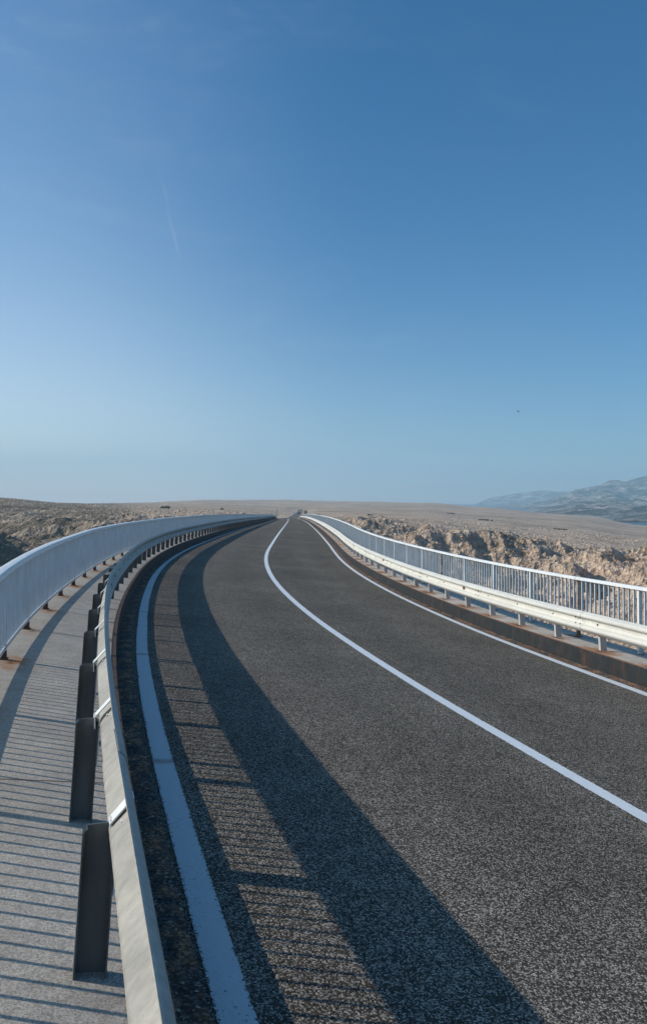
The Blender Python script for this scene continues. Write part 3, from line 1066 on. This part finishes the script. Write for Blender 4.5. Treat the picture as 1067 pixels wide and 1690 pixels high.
def grid_mesh(name, X, Y, Z, smooth=True):
    ny, nx = X.shape
    co = np.stack([X, Y, Z], -1).reshape(-1, 3).astype(np.float32)
    idx = np.arange(ny*nx).reshape(ny, nx)
    q = np.stack([idx[:-1, :-1], idx[:-1, 1:], idx[1:, 1:], idx[1:, :-1]], -1).reshape(-1, 4).astype(np.int32)
    me = bpy.data.meshes.new(name)
    me.vertices.add(len(co)); me.vertices.foreach_set('co', co.ravel())
    me.loops.add(q.size); me.loops.foreach_set('vertex_index', q.ravel())
    me.polygons.add(len(q)); me.polygons.foreach_set('loop_start', np.arange(0, q.size, 4, dtype=np.int32))
    me.polygons.foreach_set('loop_total', np.full(len(q), 4, dtype=np.int32))
    me.polygons.foreach_set('use_smooth', np.full(len(q), smooth))
    me.update(calc_edges=True)
    return me


o = link('ground', grid_mesh('ground', Xg, Yg, Zg, False), M_LAND); o['kind'] = 'structure'

# sea
m_sea, t, bs = new_mat('sea_water', 0.12)
P = objco(t)
bs.inputs['Base Color'].default_value = (0.012, 0.045, 0.085, 1)
bump(t, bs, t.math('ADD', t.noise(P, 0.25, 6.0, 0.6), t.noise(P, 1.3, 4.0, 0.6)), 0.5, 0.6)
bs.inputs['Roughness'].default_value = 0.3
xs = np.linspace(-9300, 9300, 41); yy2 = np.linspace(-3300, 10500, 31)
X2, Y2 = np.meshgrid(xs, yy2)
o = link('sea', grid_mesh('sea', X2, Y2, X2*0 + SEA), m_sea); o['kind'] = 'structure'

# mountains across the water
m_mt, t, bs = new_mat('mountain_rock', 0.95)
P = objco(t)
c = t.mix(t.mapr(t.noise(P, 0.009, 9.0, 0.75), 0.46, 0.60), (0.015, 0.025, 0.03), (0.62, 0.53, 0.48))
c = t.mix(t.mapr(t.noise(t.scale(P, (1, 1, 3.0)), 0.012, 6.0, 0.7), 0.45, 0.6, 0, 0.6), c, (0.06, 0.075, 0.055))
t.l.new(c, bs.inputs['Base Color'])
bump(t, bs, t.noise(P, 0.008, 9.0, 0.72), 1.0, 70.0)


def mountain(name, dist, depth, pts, seed, rough):
    px = np.array([p[0] for p in pts], float); pv = np.array([p[1] for p in pts], float)
    xr = (px - 533.5) / 1304.5 * dist
    zr = CAM_Z + (827 - pv) / 1304.5 * dist
    xs = np.linspace(xr[0], xr[-1], 520)
    ys = np.linspace(dist - depth, dist + depth, 300)
    X, Y = np.meshgrid(xs, ys)
    U_ = X / dist
    X = X * (Y / dist)
    ridge = np.interp(U_ * dist, xr, zr)
    t = np.abs(Y - dist) / depth
    f = 0.86 * np.clip(1 - t / 0.34, 0, 1)**1.15 + 0.14 * np.clip((1 - t) * 1.4, 0, 1)
    Z = SEA - 8 + (ridge - SEA + 8) * f
    Z = Z + rough * fbm(X, Y, 1/620.0, 9, seed, 0.66, True) * np.clip(t * 7, 0.16, 1) * np.clip(1.1 - t, 0, 1) * np.clip((ridge - SEA) / 120, 0, 1)
    o = link(name, grid_mesh(name, X, Y, Z), m_mt)
    o['kind'] = 'structure'


mountain('far_mountains', 8600, 1900, [(640, 836), (760, 835), (783, 832), (813, 820), (848, 815), (893, 809), (934, 811), (980, 806), (1040, 801), (1150, 800), (1350, 806), (1700, 812), (2100, 835)], 5, 60)
mountain('mountains', 6000, 4980, [(780, 838), (860, 832), (900, 825), (941, 812), (960, 807), (972, 805), (992, 801), (1003, 794), (1016, 793), (1030, 796), (1045, 791), (1067, 786), (1120, 772), (1200, 764), (1330, 770), (1500, 752), (1800, 770), (2300, 840)], 8, 90)

# ------------------------------------------------------------------ loose limestone rubble
phi = (1 + 5**0.5) / 2
ICO = np.array([(-1, phi, 0), (1, phi, 0), (-1, -phi, 0), (1, -phi, 0), (0, -1, phi), (0, 1, phi), (0, -1, -phi), (0, 1, -phi), (phi, 0, -1), (phi, 0, 1), (-phi, 0, -1), (-phi, 0, 1)]) / 1.9
ICF = np.array([(0,11,5),(0,5,1),(0,1,7),(0,7,10),(0,10,11),(1,5,9),(5,11,4),(11,10,2),(10,7,6),(7,1,8),(3,9,4),(3,4,2),(3,2,6),(3,6,8),(3,8,9),(4,9,5),(2,4,11),(6,2,10),(8,6,7),(9,8,1)])


def tri_mesh(name, V, F, smooth=False):
    me = bpy.data.meshes.new(name)
    me.vertices.add(len(V)); me.vertices.foreach_set('co', V.astype(np.float32).ravel())
    me.loops.add(F.size); me.loops.foreach_set('vertex_index', F.astype(np.int32).ravel())
    me.polygons.add(len(F)); me.polygons.foreach_set('loop_start', np.arange(0, F.size, 3, dtype=np.int32))
    me.polygons.foreach_set('loop_total', np.full(len(F), 3, dtype=np.int32))
    me.update(calc_edges=True)
    return me


N = 110000
u = rng.uniform(-0.52, 0.52, N); y = np.exp(rng.uniform(math.log(108), math.log(620), N))
x = u * y
z = land_height(x, y)
rx = np.interp(y, RY, RX)
clump = fbm(x, y, 1/22.0, 4, 77)
keep = (z > SEA + 1) & (np.abs(x - rx) > 8.0) & (clump > rng.uniform(-0.35, 0.45, N)) & ~((u < -0.3) & (rng.uniform(0, 1, N) < 0.6))
x, y, z = x[keep], y[keep], z[keep]
n = len(x)
size = np.minimum(0.11 * np.exp(rng.normal(0, 0.65, n)), 0.42) * (0.8 + y / 600.0)
V = ICO[None] * size[:, None, None]
V = V * rng.uniform(0.55, 1.35, (n, 12, 1)) * np.stack([rng.uniform(.7, 1.4, n), rng.uniform(.7, 1.4, n), rng.uniform(.45, 1.0, n)], -1)[:, None, :]
V = V + np.stack([x, y, z + size * 0.1], -1)[:, None, :]
F = (ICF[None] + (np.arange(n) * 12)[:, None, None]).reshape(-1, 3)
m_rub, t, bs = new_mat('limestone_rubble', 0.95)
P = objco(t)
c = t.mix(t.mapr(t.noise(P, 0.35, 5.0, 0.7), 0.35, 0.65), (0.46, 0.335, 0.24), (0.72, 0.55, 0.42))
t.l.new(c, bs.inputs['Base Color'])
bump(t, bs, t.noise(P, 4.0, 5.0, 0.7), 0.6, 0.1)
o = link('limestone_rubble', tri_mesh('limestone_rubble', V.reshape(-1, 3), F), m_rub)
tag(o, 'pale limestone rubble strewn over the bare slopes beyond the bridge', 'rubble', kind='stuff')

# ------------------------------------------------------------------ shrubs
m_leaf = mat_simple('shrub_leaf', (0.085, 0.085, 0.045), 0.9, 0.5, 2.0)
m_twig = mat_simple('shrub_wood', (0.10, 0.075, 0.05), 0.9)


def shrub(x, y, w, h, label):
    z = float(land_height(np.array([x]), np.array([y]))[0])
    root = empty('shrub', (x, y, z - 0.1))
    tag(root, label, 'shrub', 'dark shrubs scattered over the slopes')
    n = int(500 + 260 * w)
    d = rng.normal(size=(n, 3)); d /= np.linalg.norm(d, axis=1)[:, None]
    r = rng.uniform(0.45, 1.0, n)**0.6
    lump = 0.75 + 0.35 * np.sin(d[:, 0] * 5 + x) * np.cos(d[:, 1] * 4 + y)
    k = max(3, int(w))
    lx = rng.uniform(-0.40, 0.40, (k, 3)) * np.array([w, w, 0]); lr = rng.uniform(0.35, 0.75, k)
    pick = rng.integers(0, k, n)
    C = d * (r * lump * lr[pick])[:, None] * np.array([min(w, 3.5) / 2, min(w, 3.5) / 2, h / 2]) + lx[pick] + (np.array([0, 0, 1]) * (h * 0.42 * lr[pick])[:, None])
    base = land_height(C[:, 0] + x, C[:, 1] + y) - z
    C[:, 2] += base
    a = rng.normal(size=(n, 3)); b = rng.normal(size=(n, 3))
    ls = 0.14 * min(w, 2.2) * rng.uniform(0.5, 1.1, n)[:, None]
    a = a / np.linalg.norm(a, axis=1)[:, None] * ls; b = b / np.linalg.norm(b, axis=1)[:, None] * ls
    V = np.stack([C - a, C + a, C + b], 1).reshape(-1, 3)
    F = np.arange(n * 3).reshape(-1, 3)
    me = tri_mesh('foliage', V, F); me.materials.append(m_leaf)
    o = bpy.data.objects.new('foliage', me); COL.objects.link(o); o.parent = root
    mb = MB()
    for k in range(5):
        an = k * 1.25
        e = Vector((math.cos(an) * w * .22, math.sin(an) * w * .22, h * .6))
        box(mb, e / 2, Vector((0.03 * w, 0, 0)), Vector((0, 0.03 * w, 0)), e / 2)
    me = mb.mesh('stems'); me.materials.append(m_twig)
    o = bpy.data.objects.new('stems', me); COL.objects.link(o); o.parent = root
    return root


def at_px(px, dist):
    return (px - 533.5) / 1304.5 * dist


for px, dd, w, h, lb in (
        (150, 300, 2.6, 2.0, 'small round dark shrub on the stony slope above the left handrail'),
        (272, 520, 8.0, 3.2, 'broad low dark shrub, widest one on the left hillside'),
        (366, 620, 3.2, 2.4, 'small dark shrub on the plain left of the bridge end'),
        (612, 520, 5.5, 2.2, 'low dark shrub on the plain just right of the far bridge end'),
        (800, 700, 13.0, 2.0, 'long flat dark scrub on the right-hand plain, below the mountains'),
        (925, 620, 12.0, 1.8, 'long flat dark scrub on the far right of the plain'),
        (742, 900, 11.0, 2.0, 'flat dark scrub on the right-hand plain near the skyline')):
    shrub(at_px(px, dd), dd, w, h, lb)

# ------------------------------------------------------------------ small things at the bridge end
m_car1 = mat_steel('car_paint_dark', (0.03, 0.035, 0.05), 0.3)
m_car2 = mat_steel('car_paint_light', (0.55, 0.56, 0.58), 0.3)
m_glass = mat_steel('car_glass', (0.02, 0.025, 0.03), 0.1)
m_tyre = mat_simple('tyre', (0.02, 0.02, 0.02))
m_lamp = mat_simple('lamp_lens', (0.6, 0.6, 0.55), 0.2)


def car(s, o, mat, label, heading=0.0):
    p = pos(s, o, 0.0)
    root = empty('parked_car', p)
    root.rotation_euler = (0, 0, -frame(s)[3] + heading)
    tag(root, label, 'car', 'cars on the road beyond the bridge')

    def child(name, mb, m, par=root):
        me = mb.mesh(name); me.materials.append(m)
        q = bpy.data.objects.new(name, me); COL.objects.link(q); q.parent = par; return q
    # body: side outline extruded across, narrowed at the shoulders
    side = [(-2.1, .35), (-2.15, .75), (-1.9, .98), (-1.0, 1.02), (1.0, .98), (2.0, .82), (2.15, .6), (2.1, .32)]
    mb = MB()
    for w in (-.88, -.80, .80, .88):
        k = 1.0 if abs(w) < .85 else .97
        mb.v += [(w, yy * k, zz if abs(w) > .85 else zz + .02) for yy, zz in side]
    n = len(side)
    for i in range(3):
        for j in range(n):
            k = (j + 1) % n
            mb.f.append((i*n+j, i*n+k, (i+1)*n+k, (i+1)*n+j)); mb.uv += [(0, 0)] * 4
    mb.f.append(tuple(range(n))[::-1]); mb.f.append(tuple(3*n + j for j in range(n))); mb.uv += [(0, 0)] * (2*n)
    child('body', mb, mat)
    mb = MB()
    for (z, wy0, wy1, wx) in ((1.0, -1.6, 1.0, .78), (1.42, -1.1, .25, .62)):
        mb.v += [(-wx, wy0, z), (wx, wy0, z), (wx, wy1, z), (-wx, wy1, z)]
    for j in range(4):
        k = (j+1) % 4
        mb.f.append((j, k, 4+k, 4+j)); mb.uv += [(0, 0)]*4
    child('windows', mb, m_glass)
    mb = MB(); box(mb, (0, -.43, 1.44), (.62, 0, 0), (0, .68, 0), (0, 0, .025)); child('roof', mb, mat)
    for sx in (-1, 1):
        for yy in (-1.35, 1.35):
            mb = MB(); nn = 14
            for xx in (-.1, .1):
                mb.v += [(sx*.78 + xx, yy + .32*math.cos(6.2832*i/nn), .32 + .32*math.sin(6.2832*i/nn)) for i in range(nn)]
            for i in range(nn):
                k = (i+1) % nn
                mb.f.append((i, k, nn+k, nn+i)); mb.uv += [(0, 0)]*4
            mb.f.append(tuple(range(nn))[::-1]); mb.f.append(tuple(nn+i for i in range(nn))); mb.uv += [(0, 0)]*(2*nn)
            child('wheel', mb, m_tyre)
        mb = MB(); box(mb, (sx*.62, 2.12, .68), (.16, 0, 0), (0, .03, 0), (0, 0, .07)); child('headlight', mb, m_lamp)
    return root


car(560, -1.6, m_car2, 'light grey car on the distant road, the left of the two', math.pi)
car(600, 1.4, m_car1, 'dark car on the distant road, the right of the two')

# utility pole, gate frame, hut, stone block
m_wood = mat_simple('pole_wood', (0.10, 0.085, 0.07), 0.9)
m_green = mat_steel('green_steel', (0.10, 0.20, 0.17), 0.6)
m_hutw = mat_simple('hut_wall', (0.34, 0.30, 0.26), 0.9)
m_hutr = mat_simple('hut_roof', (0.10, 0.11, 0.13), 0.8)
m_sand = mat_simple('sand_shoulder', (0.46, 0.37, 0.28), 0.95, 0.25, 0.8)


def cyl(mb, p0, p1, r0, r1, n=10):
    p0 = Vector(p0); p1 = Vector(p1); d = (p1 - p0).normalized()
    a = d.orthogonal().normalized(); b = d.cross(a)
    base = len(mb.v)
    for p, r in ((p0, r0), (p1, r1)):
        mb.v += [tuple(p + r * (math.cos(6.2832*i/n) * a + math.sin(6.2832*i/n) * b)) for i in range(n)]
    for i in range(n):
        k = (i+1) % n
        mb.f.append((base+i, base+k, base+n+k, base+n+i)); mb.uv += [(0, 0)]*4
    mb.f.append(tuple(base+n+i for i in range(n))); mb.uv += [(0, 0)]*n


def gz(x, y): return float(land_height(np.array([float(x)]), np.array([float(y)]))[0])


def kid(name, mb, m, par):
    me = mb.mesh(name); me.materials.append(m)
    q = bpy.data.objects.new(name, me); COL.objects.link(q); q.parent = par; return q


yy = 262; x = at_px(457, yy)
r_ = empty('utility_pole', (x, yy, gz(x, yy)))
tag(r_, 'thin dark upright pole at the far left end of the bridge', 'pole')
mb = MB(); cyl(mb, (0, 0, -.5), (0, 0, 3.2), .07, .05); kid('shaft', mb, m_wood, r_)
mb = MB(); box(mb, (0, 0, 2.9), (.10, 0, 0), (0, .05, 0), (0, 0, .10)); kid('lamp_head', mb, m_wood, r_)

yy = 255; x = at_px(452.5, yy)
r_ = empty('gate_frame', (x, yy, gz(x, yy)))
tag(r_, 'small green steel frame standing beside the pole at the far left bridge end', 'frame')
for sx in (-.85, .85):
    mb = MB(); cyl(mb, (sx, 0, -.4), (sx, 0, 2.2), .05, .05); kid('post', mb, m_green, r_)
for zz in (1.3, 2.15):
    mb = MB(); cyl(mb, (-.9, 0, zz), (.9, 0, zz), .04, .04); kid('crossbar', mb, m_green, r_)

yy = 640; x = at_px(504, yy)
r_ = empty('roadside_hut', (x, yy, gz(x, yy)))
tag(r_, 'small hut with dark flat roof beside the distant road', 'hut')
mb = MB(); box(mb, (0, 0, 1.0), (1.3, 0, 0), (0, 1.3, 0), (0, 0, 1.4)); kid('wall', mb, m_hutw, r_)
mb = MB(); box(mb, (0, 0, 2.5), (1.6, 0, 0), (0, 1.6, 0), (0, 0, .12)); kid('roof', mb, m_hutr, r_)
mb = MB(); box(mb, (.3, -1.31, .95), (.4, 0, 0), (0, .02, 0), (0, 0, .95)); kid('door', mb, m_hutr, r_)

yy = 250; x = at_px(526, yy)
r_ = empty('stone_block', (x, yy, gz(x, yy)))
tag(r_, 'low dark square block standing behind the far end of the right railing', 'block')
mb = MB(); box(mb, (0, 0, .5), (.55, 0, 0), (0, .4, 0), (0, 0, 1.2)); kid('body', mb, mat_simple('block_stone', (0.16, 0.12, 0.10), 0.9), r_)
mb = MB(); box(mb, (0, 0, 1.76), (.62, 0, 0), (0, .47, 0), (0, 0, .06)); kid('cap', mb, m_hutr, r_)

# sandy shoulders where the bridge meets the land
for sgn in (-1, 1):
    mb = MB()
    o1, o2 = (2.75, 8.5) if sgn > 0 else (-3.4, -5.4)
    sweep(mb, [(min(o1, o2), 0.012), (max(o1, o2), 0.012)], list(np.arange(S_END + 2, 330, 6.0)))
    struct('shoulder', mb, m_sand)

# ------------------------------------------------------------------ bird
m_bird = mat_simple('bird_feather', (0.05, 0.055, 0.06), 0.8)
yb = 140.0
dv = pix_dir(854, 679)
pb = Vector((0, 0, CAM_Z)) + dv * (yb / dv.y)
mb = MB()
L, W = 0.34, 0.40
ring = [(-L, 0.0, 0.01), (-.22, .03, .0), (0, .055, 0), (.18, .045, 0), (.28, .03, .02), (L, .005, .01)]
n = 8
for (bx, r, dz) in ring:
    for i in range(n):
        a = 6.2832 * i / n
        mb.v.append((bx, r * math.cos(a), r * math.sin(a) + dz))
for k in range(len(ring) - 1):
    for i in range(n):
        j = (i+1) % n
        mb.f.append((k*n+i, k*n+j, (k+1)*n+j, (k+1)*n+i)); mb.uv += [(0, 0)]*4
for sg in (-1, 1):      # wings: three tapering panels with thickness, and tail
    pts = [(0.16, .03, .03), (0.20, .24, .10), (0.06, .46, .06), (-0.02, .62, .02), (-.04, .44, .05), (-.06, .2, .08), (-.10, .03, .02)]
    b = len(mb.v)
    for dz in (0.008, -0.008):
        mb.v += [(px_, sg*py_, pz_ + dz) for px_, py_, pz_ in pts]
    m_ = len(pts)
    mb.f.append(tuple(b+i for i in range(m_))); mb.f.append(tuple(b+m_+i for i in range(m_))[::-1]); mb.uv += [(0, 0)]*(2*m_)
    for i in range(m_):
        j = (i+1) % m_
        mb.f.append((b+i, b+j, b+m_+j, b+m_+i)); mb.uv += [(0, 0)]*4
me = mb.mesh('bird'); me.materials.append(m_bird)
bird = bpy.data.objects.new('bird', me); COL.objects.link(bird)
bird.location = pb
bird.rotation_euler = (math.radians(20), math.radians(28), math.radians(15))
tag(bird, 'small dark bird gliding high in the clear sky on the right', 'bird')

# ------------------------------------------------------------------ haze
mz = bpy.data.materials.new('haze')
mz.use_nodes = True
t = NT(mz.node_tree)
for nd in list(t.n): t.n.remove(nd)
out = t.add('ShaderNodeOutputMaterial')
pv = t.add('ShaderNodeVolumePrincipled')
pv.inputs['Color'].default_value = (0.54, 0.785, 0.94, 1)
pv.inputs['Density'].default_value = 1.5e-4
pv.inputs['Anisotropy'].default_value = 0.0
t.l.new(pv.outputs[0], out.inputs['Volume'])
mb = MB()
box(mb, (0, 3600, 230), (9500, 0, 0), (0, 7100, 0), (0, 0, 330))
o = link('haze', mb.mesh('haze'), mz)
tag(o, 'thin blue haze over the far land and mountains', 'haze', kind='stuff')
